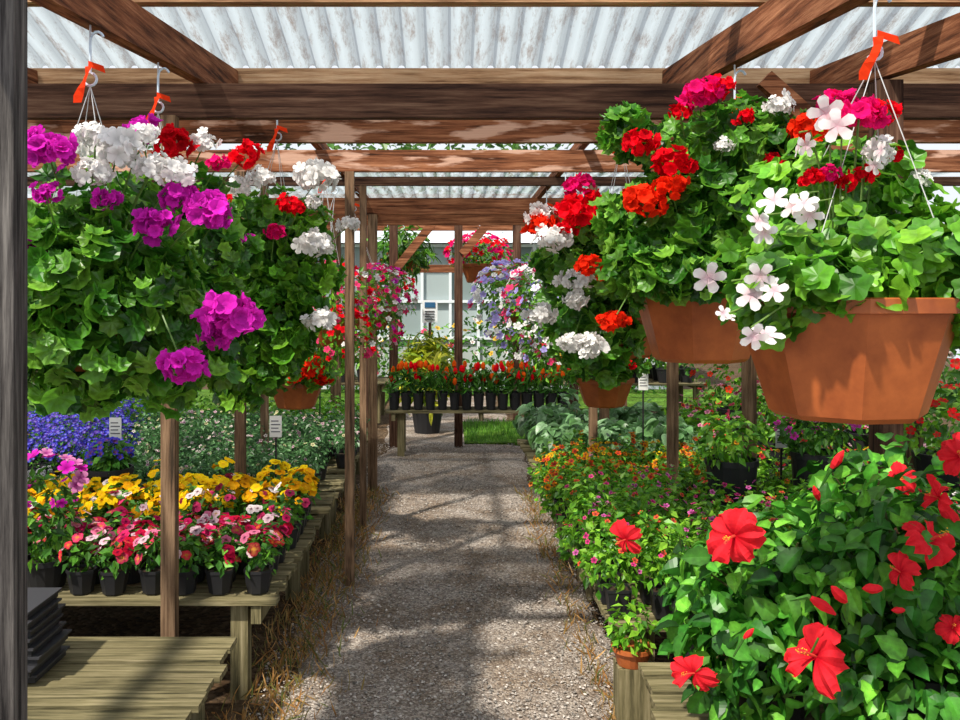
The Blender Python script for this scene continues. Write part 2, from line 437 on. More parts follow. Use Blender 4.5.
def post(x,y,z0,z1,w,mat='post',name='wooden_post'):
    mb=MB(); box(mb,(x-w/2,y-w/2,z0),(x+w/2,y+w/2,z1),mat); return mb.build(name)
post(-.938,1.90,-.02,2.30,.062,'nearpost')
for (x,y,w,zt) in ((-1.10,3.53,.055,2.32),(-.565,5.06,.05,2.32),(-.61,6.3,.045,2.4),(-.655,7.6,.075,2.32),(-1.18,5.06,.055,2.32),(-1.3,6.3,.05,2.4),
                   (1.25,5.06,.055,2.32),(1.68,5.06,.065,2.32),(1.30,7.6,.075,2.32),(1.0,6.3,.055,2.4),(2.6,5.06,.08,2.32),(-2.6,5.06,.08,2.32)):
    post(x,y,-.02,zt,w)
post(1.66,3.43,-.02,2.43,.09,'beam_z')
post(-3.4,4.20,-.02,2.32,.09); post(3.4,4.20,-.02,2.32,.09)
post(-3.4,8.65,-.02,2.32,.09); post(3.4,8.65,-.02,2.32,.09); post(-1.1,8.65,-.02,2.32,.09); post(1.6,8.65,-.02,2.32,.09)
mb=MB(); strut(mb,(1.60,3.50,2.12),(1.22,3.5,2.46),.04,.07,'beam_x'); mb.build('diagonal_brace')
def roof(y0,z0,y1,z1,x0=-3.8,x1=3.8):
    pitch=.105
    mb=MB(); prof=[(0,.022),(.10,.020),(.22,0),(.5,-.002),(.78,0),(.90,.020)]
    xs=[];zs=[];cs=[]
    k=int((x1-x0)/pitch)
    for i in range(k):
        for (f,z) in prof:
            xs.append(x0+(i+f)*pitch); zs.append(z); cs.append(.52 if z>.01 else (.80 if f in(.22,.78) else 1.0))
    n=len(xs); rows=5; V=[];F=[];C=[]
    for j in range(rows):
        t=j/(rows-1)
        for x,z,c in zip(xs,zs,cs):
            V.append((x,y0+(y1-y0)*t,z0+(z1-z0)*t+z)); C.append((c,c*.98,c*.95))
    for j in range(rows-1):
        for i in range(n-1):
            a=j*n+i; F.append((a,a+1,a+n+1,a+n))
    mb.add(V,F,'roof',C); return mb.build('corrugated_roof_panel',smooth=False)
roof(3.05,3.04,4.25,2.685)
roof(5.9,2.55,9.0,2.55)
for x in (-.62,.09,1.35): post(x,9.85,-.02,2.62,.09,'beam_z')
beamx(9.85,2.62,2.76,-3.5,3.5)
mb=MB(); strut(mb,(-.58,9.8,1.95),(-.1,9.8,2.55),.05,.09,'beam_x'); mb.build('diagonal_brace')
mb=MB(); strut(mb,(.13,9.8,2.1),(.55,9.8,2.6),.05,.09,'beam_x'); mb.build('diagonal_brace')
for y in (11.5,13): beamx(y,2.6,2.72,-4,4)
for x in (-1.1,.85,2.2): post(x,11.5,-.02,2.6,.1,'beam_z')
beamx(11.52,1.95,2.05,-1.05,.80,.04,'beam_x','cross_rail')

# ------------------------------------------------------------------ benches
def bench(x0,x1,y0,y1,h,name='wooden_bench_table',pw=.085):
    mb=MB(); y=y0
    while y+pw<=y1+.03:
        j=rng.normal()*.012; zz=rng.normal()*.003
        box(mb,(x0+j,y,h-.022+zz),(x1+j,y+pw-.014,h+zz),'bench_x'); y+=pw
    for x in (x0+.08,(x0+x1)/2,x1-.08): box(mb,(x-.02,y0+.01,h-.10),(x+.02,y1-.02,h-.029),'bench_z')
    for x in (x0+.10,x1-.10):
        for yy in (y0+.08,y1-.1):
            s=.055*(1 if x<(x0+x1)/2 else -1)
            box(mb,(x-.035+s,yy-.035,-.02),(x+.035+s,yy+.035,h-.028),'bench_z')
    return mb.build(name)
bench(-2.1,-.80,2.35,3.44,.32,pw=.12)
for y0,y1 in ((3.60,4.99),(5.12,6.24),(6.36,7.52),(7.68,8.5)): bench(-3.2,-.70,y0,y1,.40)
bench(.66,2.2,2.2,3.34,.28,pw=.12)
for y0,y1 in ((3.52,4.99),(5.12,6.24),(6.36,7.52),(7.68,8.3)): bench(.62,3.2,y0,y1,.33)
bench(-.66,1.3,9.15,9.6,.47)

# ------------------------------------------------------------------ bedding plants
SKIP=[]
def bed(name,x0,x1,y0,y1,z,sp,pr,ph,pl_r,pl_h,nleaf,T_,lsize,lcols,fl=None,up=.6,square=False,spill=None):
    mb=MB(); blobs=[]
    xs=np.arange(x0+sp/2,x1-sp*.3,sp); ys=np.arange(y0+sp/2,y1-sp*.3,sp)
    for iy,y in enumerate(ys):
        for ix,x in enumerate(xs):
            xx=x+rng.normal()*sp*.06; yy=y+rng.normal()*sp*.06
            if any((xx-a)**2+(yy-b)**2<(c+pr)**2 for a,b,c in SKIP): continue
            pot(mb,xx,yy,z+.003,ph,pr*.72,pr,n=8 if not square else 4,rot=math.pi/8 if not square else math.pi/4,lip=.012)
            s=1+.20*rng.normal(); s=min(max(s,.65),1.45)
            blobs.append((xx,yy,z+ph+pl_h*.42*s,pl_r,pl_r,pl_h*.55*s))
            if spill is not None and ix==0 and rng.random()<.75:
                blobs.append((xx-.07,yy,z+ph+.02-.08*rng.random(),.07,pl_r,.09))
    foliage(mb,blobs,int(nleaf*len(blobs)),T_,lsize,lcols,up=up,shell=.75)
    if fl:
        for f in fl:
            sel=[b for b in blobs if f.get('where') is None or f['where'](b)]
            if sel: flowers(mb,sel,int(f['n']*len(sel)),f['T'],f['size'],f['cols'],f.get('eye',(.05,.01,.03)),zmin=f.get('zmin',.0),eyes=f.get('eyes'))
    return mb.build(name)
G1=[(.06,.23,.02),(.14,.37,.03),(.035,.13,.015)]
G2=[(.14,.40,.02),(.28,.58,.04),(.06,.22,.015)]
GG=[(.09,.24,.08),(.18,.37,.14),(.05,.15,.04)]
def bigpot(x,y,z,r,h,blr,lc=G1,fl=None,T_=SM,ls=.06):
    SKIP.append((x,y,r+.02))
    mb=MB(); pot(mb,x,y,z+.003,h,r*.72,r,n=20,lip=.03)
    foliage(mb,[(x,y,z+h+blr*.6,blr,blr,blr*.8)],260,T_,ls,lc)
    if fl: flowers(mb,[(x,y,z+h+blr*.6,blr,blr,blr*.8)],45,FLO,.025,[fl],(.3,.1,.05))
    mb.build('large_potted_plant')
bigpot(1.50,4.80,.332,.14,.42,.17,G2); bigpot(1.95,4.78,.332,.14,.46,.18,G1,COL['p']); bigpot(2.6,4.75,.332,.15,.46,.26,G2,COL['r'])
bigpot(-1.83,4.82,.402,.13,.30,.10,G1,(.05,.05,.6))
bigpot(2.15,5.95,.332,.16,.34,.28,G2,COL['k']); bigpot(2.75,5.9,.332,.16,.40,.30,G1,COL['r']); bigpot(2.3,7.2,.332,.16,.40,.34,G2,COL['o'])
SKIP.append((-1.69,3.76,.12))
bed('potted_pansies',-2.15,-.72,3.62,4.22,.402,.142,.062,.095,.078,.13,70,SM,.045,G1,
    [dict(n=13,T=PAN,size=.025,cols=[(.70,.01,.07),(.78,.03,.16),(.85,.22,.38),(.28,.005,.03),(.85,.6,.68),(.50,.01,.10),(.62,.01,.04)],eyes=[(.2,.0,.03),(.05,0,.02),(.6,.3,.04)])])
bed('potted_pansies',-2.15,-.72,4.26,4.98,.402,.142,.062,.095,.078,.18,70,SM,.045,G1,
    [dict(n=14,T=PAN,size=.030,cols=[(.92,.58,.005),(.96,.70,.01),(.85,.38,.005)],eyes=[(.25,.06,.0),(.85,.5,.02)],where=lambda b:b[0]<-1.15 or b[1]>4.45),
     dict(n=4,T=PAN,size=.027,cols=[(.25,.02,.04),(.6,.04,.15),(.9,.8,.8),(.8,.06,.2)],eye=(.1,.0,.02),where=lambda b:b[1]<4.6)])
bed('potted_dianthus',-3.15,-2.2,3.65,4.9,.402,.16,.065,.10,.08,.15,50,SM,.05,G1,
    [dict(n=7,T=FLO,size=.02,cols=[(.7,.02,.2),(.9,.3,.5)])])
CF=[dict(n=5,T=FLO,size=.011,cols=[(.85,.75,.7),(.8,.75,.4),(.8,.5,.6)],zmin=.2)]
bed('potted_chrysanthemums',-2.1,-.72,5.14,6.22,.402,.16,.07,.10,.095,.22,130,SM,.034,GG,CF)
bed('potted_chrysanthemums',-2.45,-.72,6.38,7.50,.402,.16,.07,.10,.095,.22,100,SM,.04,GG,CF)
bed('potted_alyssum',-3.1,-2.15,5.14,5.5,.402,.16,.07,.09,.09,.10,60,SM,.03,G1,[dict(n=30,T=FLO,size=.010,cols=[(.85,.85,.85)],zmin=.1)])
LF=[dict(n=60,T=FLO,size=.014,cols=[(.025,.02,.45),(.05,.035,.62),(.12,.03,.40)],eye=(.3,.3,.7),zmin=-.1)]
bed('potted_lobelia',-3.15,-2.15,5.52,6.22,.402,.17,.07,.10,.10,.26,60,SM,.03,G1,LF)
bed('potted_lobelia',-3.15,-2.5,6.38,7.5,.402,.17,.07,.10,.10,.30,60,SM,.03,G1,LF)
bed('potted_green_seedlings',-3.1,-.73,7.7,8.48,.402,.19,.075,.10,.11,.22,60,SM,.06,G2)
# right side
bed('potted_vinca',.60,1.9,3.54,4.98,.332,.160,.07,.11,.105,.27,115,SM,.046,G2,
    [dict(n=5,T=FLO,size=.013,cols=[(.88,.06,.3),(.8,.15,.5),(.9,.12,.05)])],square=True,spill=1)
bed('potted_begonias',1.95,3.15,3.55,4.98,.332,.18,.08,.11,.11,.34,80,SM,.06,G1,
    [dict(n=8,T=FLO,size=.018,cols=[(.8,.03,.05),(.85,.1,.2),(.85,.8,.8)])])
bed('potted_zinnias',.60,1.8,5.14,6.22,.332,.165,.07,.11,.10,.24,95,SM,.045,G2,
    [dict(n=8,T=FLO,size=.018,cols=[(.92,.30,.01),(.90,.50,.01),(.90,.10,.02),(.88,.25,.03)])],spill=1)
bed('potted_marigolds',1.85,3.15,5.14,6.22,.332,.18,.08,.11,.11,.28,60,SM,.06,G2,
    [dict(n=7,T=FLO,size=.02,cols=[(.9,.45,.02),(.8,.05,.05),(.85,.5,.6)])])
HC=[(.15,.33,.12),(.30,.50,.26),(.10,.24,.06)]
bed('potted_hostas',.64,1.9,6.38,7.50,.332,.24,.09,.12,.14,.24,45,BROAD,.10,HC)
bed('potted_hostas',.64,1.9,7.70,8.28,.332,.24,.09,.12,.14,.24,45,BROAD,.10,HC)
bed('potted_green_seedlings',1.95,3.15,6.38,8.25,.332,.20,.08,.12,.13,.34,50,SM,.08,G2,
    [dict(n=6,T=FLO,size=.022,cols=[(.9,.3,.5),(.8,.05,.05)])])
mb=MB()
for x in np.arange(-.58,1.25,.125):
    for y in (9.25,9.45):
        pot(mb,x,y,.475,.17,.042,.055,n=10)
        foliage(mb,[(x,y,.74,.055,.055,.12)],36,LONG,.11,G1,up=.1,droop=-.8)
        for q in range(rng.integers(2,5)):
            px,py=x+.05*rng.normal(),y+.04*rng.normal(); pz=.74+.17*rng.random()
            tube(mb,[(px,py,.66),(px,py,pz)],.003,'leaf',(.1,.3,.05),4)
            lathe(mb,px,py,[(.003,pz-.012),(.022,pz+.01),(.021,pz+.045),(.008,pz+.068)],6,'petal',COL['r'] if q%3 else (.92,.14,.01))
mb.build('potted_red_tulips')

# ------------------------------------------------------------------ hanging baskets
def basket(name,x,y,zr,R,h,topz,blobs,nleaf,lsize,lcols,umb=(),scat=(),tmpl=GER,stars=(),rot=math.pi/8,hookx=None,ribbon=True,spread=.5):
    mb=MB(); n=8
    lathe(mb,x,y,[(0.001,zr-h),(R*.60,zr-h),(R*.66,zr-h+.012),(R*.93,zr-.035),(R*.99,zr-.033),(R*1.0,zr-.003),(R*.98,zr),(R*.93,zr),(R*.9,zr-.03)],n,'terra',(.5,.15,.05),rot)
    lathe(mb,x,y,[(R*.9,zr-.03),(0.001,zr-.03)],n,'matte',(.05,.03,.02),rot)
    hx=x if hookx is None else hookx
    hz=topz-.17
    for q in range(4):
        t=math.pi/4+q*math.pi/2
        tube(mb,[(x+R*.95*math.cos(t),y+R*.95*math.sin(t),zr-.01),(hx,y,hz)],.0013,'wire',(.55,.55,.55),4)
    pts=[(hx+.018*math.cos(a),y,hz+.018+.018*math.sin(a)) for a in np.linspace(-2.6,1.57,9)]
    pts+=[(hx,y,hz+.09)]+[(hx+.02-.02*math.cos(a),y,topz-.05+.03*math.sin(a)) for a in np.linspace(0,2.6,7)]
    tube(mb,pts,.004,'wire',(.60,.70,.80),6)
    tube(mb,[(hx,y,topz-.05),(hx,y,topz)],.003,'wire',(.5,.5,.52),5)
    if ribbon:
        V=[];F=[]
        for a in range(6):
            t=a/5; V+=[(hx-.01-.03*t+.008*math.sin(t*6),y-.012,hz+.05-.10*t),(hx+.014-.035*t,y-.018-.01*math.sin(t*5),hz+.052-.10*t)]
        for a in range(5): F.append((2*a,2*a+1,2*a+3,2*a+2))
        V2=[(hx,y-.014,hz+.05),(hx+.05,y-.02,hz+.03),(hx+.045,y-.02,hz+.05),(hx,y-.014,hz+.066)]
        mb.add(V,F,'petal',(.88,.05,.01)); mb.add(V2,[(0,1,2,3)],'petal',(.88,.05,.01))
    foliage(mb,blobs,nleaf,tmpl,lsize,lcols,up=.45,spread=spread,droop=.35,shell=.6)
    for (ux,uy,uz,ur,key) in umb:
        umbel(mb,(ux,uy,uz),ur,key,base=(x+.35*(ux-x),y+.35*(uy-y),max(zr,uz-.25) if uz>zr else zr-.0))
    for (sx,sy,sz,sr,key) in stars:
        m=2; P=np.array([sx,sy,sz])+.012*rng.normal(size=(m,3))+np.array([[0,0,0],[.028,.01,-.02]])*sr/.03
        nn=nrm(np.array([-.25,-1,.25])+.45*rng.normal(size=(m,3)))
        c=np.tile(COL[key],(m,1))
        mb.inst(STAR,P,frames(nn,rdir(m)),sr*(.8+.3*rng.random(m)),c,np.array(COL[key])*np.array([.8,.5,.6]),'petal')
        tube(mb,[(x+.4*(sx-x),y+.4*(sy-y),zr+.05),((x+sx)/2,(y+sy)/2-.03,max(zr,sz)+.02),(sx,sy+.01,sz)],.0022,'leaf',(.2,.34,.08),4)
    for (n_,key,size) in scat:
        flowers(mb,blobs,n_,FLO,size,[COL[key]],np.array(COL[key])*.6,zmin=-.5,out=1.0)
    return mb.build(name)
GB=[(.06,.25,.015),(.15,.42,.03),(.03,.13,.012),(.25,.54,.05)]
GL=[(.12,.38,.02),(.24,.55,.035),(.055,.20,.015)]
# left near
basket('hanging_geranium_basket',-1.0,2.5,1.60,.20,.19,2.365,
  [(-1.0,2.5,1.74,.27,.25,.22),(-1.0,2.45,1.50,.22,.24,.20),(-.80,2.42,1.58,.15,.16,.20),(-1.0,2.3,1.62,.2,.1,.2)],1600,.032,GB,
  umb=[(-1.0,2.24,1.97,.058,'p'),(-1.0,2.22,1.86,.03,'p'),(-.74,2.25,1.79,.05,'p'),(-.615,2.28,1.825,.052,'p'),(-.70,2.35,1.87,.045,'p'),
       (-.56,2.28,1.555,.068,'p'),(-.655,2.22,1.44,.052,'p'),(-.85,2.3,1.99,.06,'w'),(-.93,2.36,2.03,.045,'w'),(-.70,2.3,1.92,.045,'w'),(-.80,2.4,1.95,.04,'w'),
       (-.78,2.3,2.02,.035,'w'),(-.90,2.26,1.92,.045,'w'),(-.76,2.3,1.94,.04,'w'),(-1.06,2.3,1.73,.03,'p'),(-.88,2.3,1.86,.03,'p'),(-.60,2.3,1.50,.035,'p')])
basket('hanging_geranium_basket',-.99,3.05,1.62,.20,.19,2.405,
  [(-.95,3.0,1.80,.28,.25,.24),(-.92,2.93,1.50,.24,.24,.24)],1300,.034,GB,
  umb=[(-.86,2.78,2.09,.055,'r'),(-.65,2.85,2.06,.045,'r'),(-.72,2.8,2.03,.03,'m'),(-1.1,2.8,2.07,.06,'w'),(-.72,2.76,1.85,.04,'p'),(-.95,2.78,2.12,.05,'p'),(-.78,2.85,2.1,.04,'w')])
basket('hanging_geranium_basket',-.80,3.9,1.60,.21,.20,2.46,
  [(-.80,3.9,1.78,.30,.28,.28),(-.88,3.80,1.44,.27,.24,.28),(-.70,3.68,1.55,.18,.08,.16)],1900,.036,GL,hookx=-.75,
  umb=[(-.54,3.62,2.09,.080,'w'),(-.54,3.6,1.82,.070,'w'),(-.52,3.6,1.52,.06,'w'),(-.42,3.7,1.91,.04,'w'),(-.76,3.62,2.09,.055,'w'),(-.85,3.6,2.05,.05,'w'),
       (-.64,3.58,1.98,.040,'r'),(-.60,3.55,1.96,.03,'r'),(-.70,3.58,1.87,.035,'m'),(-.92,3.5,2.0,.05,'r'),(-.9,3.55,1.72,.04,'w'),(-.55,3.6,1.99,.03,'w'),(-.8,3.6,1.84,.03,'p')])
basket('hanging_impatiens_basket',-.75,5.4,1.50,.19,.18,2.46,
  [(-.74,5.35,1.60,.29,.25,.22),(-.70,5.3,1.36,.24,.2,.2)],1000,.04,GL,tmpl=SM,
  scat=[(90,'r',.022),(120,'k',.022),(35,'w',.02)])
basket('hanging_petunia_basket',-.62,7.0,1.55,.19,.18,2.46,
  [(-.56,6.95,1.62,.28,.28,.24),(-.58,6.9,1.38,.2,.2,.22)],900,.045,GL,tmpl=SM,hookx=-.75,
  scat=[(70,'w',.025),(80,'m',.025),(70,'k',.025),(40,'p',.025)])
basket('hanging_geranium_basket',-1.0,5.85,1.08,.19,.18,2.46,
  [(-.98,5.8,1.16,.24,.22,.14)],380,.042,GL,
  umb=[(-.86,5.60,1.19,.075,'o'),(-.96,5.6,1.14,.06,'o'),(-.82,5.7,1.1,.05,'o')],ribbon=False,hookx=-.75)
basket('hanging_petunia_basket',-2.0,5.6,1.5,.22,.2,2.46,[(-2.0,5.6,1.6,.38,.35,.3)],900,.045,GB,scat=[(60,'k',.03)],tmpl=GER)
basket('hanging_petunia_basket',-2.0,7.2,1.5,.22,.2,2.46,[(-2.0,7.2,1.6,.38,.35,.3)],900,.045,GB,scat=[(60,'w',.03)],tmpl=GER)
# right near
basket('hanging_ivy_geranium_basket',.925,2.1,1.605,.262,.275,2.33,
  [(.93,2.1,1.70,.28,.25,.11),(1.12,2.02,1.66,.13,.2,.15),(.94,2.2,1.86,.22,.18,.15),(.70,2.00,1.61,.09,.12,.11),(.80,1.90,1.64,.20,.07,.06)],1450,.032,GL,rot=math.pi/8+.15,hookx=.99,tmpl=IVY,spread=.4,
  stars=[(.67,1.86,1.815,.034,'w'),(.735,1.86,1.80,.032,'w'),(.63,1.88,1.775,.028,'w'),(.585,1.86,1.64,.034,'w'),(.645,1.82,1.65,.032,'w'),(.605,1.80,1.545,.034,'w'),(.565,1.88,1.565,.022,'w'),(.80,1.92,2.01,.036,'w'),(.76,1.95,1.965,.026,'w'),(.9,1.93,1.9,.022,'w')],
  umb=[(.885,1.95,2.0,.045,'m'),(.80,2.0,1.98,.034,'o'),(.88,2.0,1.86,.022,'r'),(.92,2.0,1.88,.025,'r'),(.95,2.0,1.93,.035,'w'),(.80,2.0,1.87,.022,'r'),(.84,2.0,1.88,.02,'m'),(1.02,2.1,1.94,.03,'r'),(1.0,2.1,2.03,.035,'r'),(1.10,2.1,1.88,.025,'w')])
basket('hanging_geranium_basket',.86,3.1,1.66,.245,.27,2.41,
  [(.84,3.05,1.86,.32,.28,.20),(.94,3.0,2.08,.30,.22,.17),(.64,3.0,1.74,.13,.18,.14),(.74,2.84,1.69,.22,.1,.09),(.60,3.0,2.16,.10,.1,.07)],2500,.033,GB,hookx=.98,
  umb=[(.60,2.8,1.91,.058,'o'),(.68,2.78,1.95,.045,'o'),(.70,2.8,2.02,.055,'r'),(.60,2.85,2.1,.05,'r'),(.78,2.8,2.24,.055,'m'),(.72,2.82,2.19,.03,'r'),(.84,2.8,2.26,.04,'r'),
       (.50,2.8,1.53,.035,'o'),(.44,2.85,1.71,.035,'o'),(1.02,2.8,2.2,.045,'w'),(1.1,2.8,2.12,.055,'o'),(1.2,2.8,2.2,.055,'m'),(1.0,2.8,2.03,.035,'r'),(1.15,2.8,1.98,.035,'r'),(.85,2.8,2.08,.03,'w'),(1.05,2.8,1.95,.03,'m'),(.92,2.8,2.17,.03,'r')])
basket('hanging_geranium_basket',.74,3.95,1.55,.21,.20,2.46,
  [(.68,3.9,1.72,.30,.28,.28),(.62,3.85,1.48,.2,.2,.22)],1700,.036,GB,hookx=.75,
  umb=[(.52,3.62,1.97,.080,'r'),(.52,3.65,2.06,.055,'m'),(.37,3.68,1.91,.06,'o'),(.37,3.7,1.95,.05,'w'),(.42,3.6,1.84,.065,'w'),(.50,3.6,1.68,.055,'w'),
       (.37,3.62,1.54,.055,'w'),(.56,3.58,1.41,.065,'w'),(.48,3.6,1.43,.05,'w'),(.50,3.6,1.6,.05,'w'),(.58,3.58,1.72,.045,'o'),(.46,3.6,1.88,.04,'r'),(.66,3.58,1.52,.04,'o')])
basket('hanging_impatiens_basket',.72,5.4,1.50,.2,.18,2.46,
  [(.60,5.3,1.58,.28,.25,.25),(.62,5.3,1.34,.22,.2,.2)],950,.042,GL,tmpl=SM,hookx=.75,
  scat=[(130,'w',.026),(100,'k',.024),(40,'l',.024)])
basket('hanging_petunia_basket',.60,7.0,1.55,.2,.18,2.46,
  [(.47,6.95,1.60,.30,.28,.28),(.5,6.9,1.36,.2,.2,.22)],900,.045,GL,tmpl=SM,hookx=.75,
  scat=[(150,'l',.028),(80,'w',.028),(50,'k',.026)])
basket('hanging_geranium_basket',1.0,5.85,1.10,.2,.19,2.46,[(1.0,5.8,1.20,.24,.22,.13)],380,.042,GL,
  umb=[(.95,5.6,1.25,.06,'r'),(1.1,5.6,1.22,.06,'r')],ribbon=False,hookx=.75)
for (x,y) in ((2.0,4.55),(2.0,5.7),(2.0,7.2)):
    basket('hanging_petunia_basket',x,y,1.45,.22,.2,2.46,[(x,y,1.55,.38,.35,.3)],900,.045,GL,scat=[(70,'r',.03),(40,'w',.03)],tmpl=GER)
basket('hanging_petunia_basket',.34,10.5,2.02,.24,.22,2.6,[(.34,10.5,2.14,.36,.3,.22)],700,.05,GB,tmpl=SM,scat=[(70,'r',.035),(90,'m',.035)],ribbon=False)
basket('hanging_fern_basket',-.55,10.5,2.15,.2,.18,2.6,[(-.55,10.5,2.18,.34,.3,.28)],500,.14,GB,tmpl=LONG,ribbon=False)
basket('hanging_petunia_basket',-.8,11.5,1.75,.2,.18,2.6,[(-.8,11.45,1.85,.32,.3,.25)],400,.07,GB,tmpl=SM,scat=[(70,'r',.035)],ribbon=False)
basket('hanging_fern_basket',.75,13,2.0,.22,.2,2.6,[(.75,13,2.0,.42,.3,.34)],500,.14,GB,tmpl=LONG,ribbon=False)
beamx(10.5,2.6,2.72,-4,4)

# ------------------------------------------------------------------ hibiscus
def hibiscus(x,y,z,blobs,fl,buds=(),n=520):
    mb=MB()
    pot(mb,x,y,z+.003,.26,.11,.15,n=20,lip=.03)
    for q in range(16):
        b=blobs[q%len(blobs)]; u=rdir(1)[0]; u[2]=abs(u[2])
        e=np.array(b[:3])+u*np.array(b[3:6])*.8
        s=np.array([x+.03*rng.normal(),y+.03*rng.normal(),z+.22])
        tube(mb,[s,(s+e)/2+np.array([0,0,.05]),e],.006,'leaf',(.10,.11,.04),5,.003)
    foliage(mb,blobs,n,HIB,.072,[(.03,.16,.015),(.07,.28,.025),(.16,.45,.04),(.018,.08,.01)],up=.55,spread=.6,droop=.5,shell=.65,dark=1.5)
    for i,(fx,fy,fz,s,nx_,ny_,nz_) in enumerate(fl):
        nn=nrm(np.array([[nx_,ny_,nz_]],float)); P=np.array([[fx,fy,fz]])
        mb.inst(HIBF[int(abs(fx*100+fz*70))%6],P,frames(nn,rdir(1)),s,np.array([(.94,.035,.05)]),np.array([(.55,.0,.015)]),'petal')
        e=P[0]+nn[0]*s*1.0+np.array([0,0,-.1*s])
        tube(mb,[P[0],P[0]+nn[0]*s*.5,e],s*.045,'petal',(.85,.12,.08),6)
        m=18; PP=P[0]+nn[0]*s*(.6+.42*rng.random((m,1)))+rdir(m)*s*.10
        mb.inst(oct_,PP,frames(rdir(m),rdir(m)),s*.03,(.9,.55,.05),(.9,.55,.05),'petal')
        tube(mb,[P[0]-nn[0]*.07+np.array([0,0,-.04]),P[0]-nn[0]*.02],.004,'leaf',(.1,.3,.05),5,.009)
    for (bx,by,bz,s,dx,dz) in buds:
        d=nrm(np.array([dx,-.3,dz])); p=np.array([bx,by,bz])
        lat=[(0,.12),(.25,.22),(.55,.26),(.85,.18),(1.1,.05)]
        V=[];F=[];a=nrm(np.cross(d,np.array([0,1.,0]))); b2=np.cross(a,d)
        for ii,(t,rr) in enumerate(lat):
            for j in range(10):
                ang=2*math.pi*j/10+ii*.25; r_=rr*s*(1+.18*(j%2))
                V.append(p+d*s*t*1.3+r_*(a*math.cos(ang)+b2*math.sin(ang)))
        for ii in range(4):
            for j in range(10): F.append((ii*10+j,ii*10+(j+1)%10,(ii+1)*10+(j+1)%10,(ii+1)*10+j))
        F.append(tuple(40+j for j in range(10)))
        mb.add(V,F,'petal',(.94,.035,.05))
        tube(mb,[p-d*s*.9+np.array([0,.04,-.05]),p-d*s*.1],.003,'leaf',(.1,.3,.05),5,s*.14)
    return mb.build('potted_hibiscus')
hibiscus(.98,2.80,.282,[(.98,2.78,.72,.24,.24,.24),(.88,2.70,.55,.18,.2,.18)],
  [(.79,2.50,.945,.084,-.7,-1,.1),(.96,2.36,.665,.082,-.9,-.6,.5),(.70,2.58,.53,.056,-.9,-.6,.2)],
  [(.97,2.42,.80,.05,.6,-.4),(.80,2.45,.68,.03,.3,.5)],n=1050)
hibiscus(1.36,2.62,.282,[(1.34,2.62,.80,.30,.26,.26),(1.25,2.5,.52,.25,.2,.2)],
  [(1.27,2.40,.955,.076,.3,-.8,.6),(1.33,2.45,1.06,.052,-.9,-.3,.4),(1.36,2.4,1.18,.05,-.5,-.8,.5),(1.19,2.38,.88,.046,-.9,-.5,.6),(1.30,2.33,.75,.04,-.3,-.8,.6)],
  [(1.01,2.30,.83,.05,-.5,.5),(1.12,2.34,.85,.045,-.7,.1),(1.2,2.38,.78,.03,-.8,.1),(.95,2.32,.73,.022,.3,.8)],n=1300)
hibiscus(1.52,3.15,.282,[(1.46,3.12,.82,.28,.22,.28),(1.2,3.12,.62,.22,.16,.22)],[(1.45,2.9,1.02,.05,-.4,-1,.3),(1.62,2.88,1.12,.05,-.4,-1,.3)],
  [(1.25,2.95,1.05,.05,.4,.8),(1.2,2.93,.95,.04,-.4,.8)],n=900)
hibiscus(.93,3.17,.282,[(.95,3.17,.58,.20,.14,.16)],[(.60,3.08,.78,.058,-.9,-.9,.0)],n=380)
hibiscus(1.85,2.75,.282,[(1.85,2.75,.75,.25,.3,.35)],[(1.75,2.5,.9,.06,-.4,-1,.3)],n=500)

mb=MB(); lathe(mb,.69,3.415,[(0.001,.22),(.055,.22),(.072,.275),(.080,.275),(.080,.29),(.07,.29),(.06,.275),(0.001,.275)],20,'terra',(.5,.15,.05))
foliage(mb,[(.69,3.415,.36,.09,.09,.09)],140,SM,.045,G2)
box(mb,(.63,3.36,-.02),(.77,3.48,.218),'bench_z'); mb.build('terracotta_bowl_on_block')
mb=MB()
for i in range(8):
    x=-1.56+.01*rng.normal(); y=3.1+.01*rng.normal(); z=.327+i*.03
    box(mb,(x-.17,y-.12,z),(x+.17,y+.12,z+.022),'matte',(.02,.02,.022)); box(mb,(x-.18,y-.13,z+.022),(x+.18,y+.13,z+.029),'matte',(.035,.035,.04))
mb.build('stacked_black_nursery_trays')
mb=MB(); pot(mb,-1.69,3.76,.406,.12,.075,.10,n=16)
foliage(mb,[(-1.69,3.74,.70,.13,.13,.20)],300,SM,.055,G1)
flowers(mb,[(-1.67,3.72,.84,.14,.12,.12)],30,FLO,.030,[COL['p'],(.7,.03,.45),(.85,.3,.6)],(.3,0,.2),zmin=-.6)
mb.build('potted_petunia')

def tag(x,y,z0,z1):
    mb=MB(); box(mb,(x-.005,y-.005,z0),(x+.005,y+.005,z1),'matte',(.02,.02,.02))
    box(mb,(x-.034,y-.009,z1-.01),(x+.034,y-.006,z1+.11),'matte',(.82,.82,.78))
    for i in range(4): box(mb,(x-.026,y-.0105,z1+.018+i*.02),(x+.026-.01*(i%2),y-.009,z1+.024+i*.02),'matte',(.12,.12,.14))
    mb.build('price_tag_on_stake')
tag(-1.88,5.06,-.02,.83); tag(-.98,5.06,-.02,.84); tag(1.35,6.30,-.02,.98); tag(1.86,5.06,-.02,.78); tag(2.2,5.06,-.02,1.0); tag(-1.1,7.6,-.02,1.0)

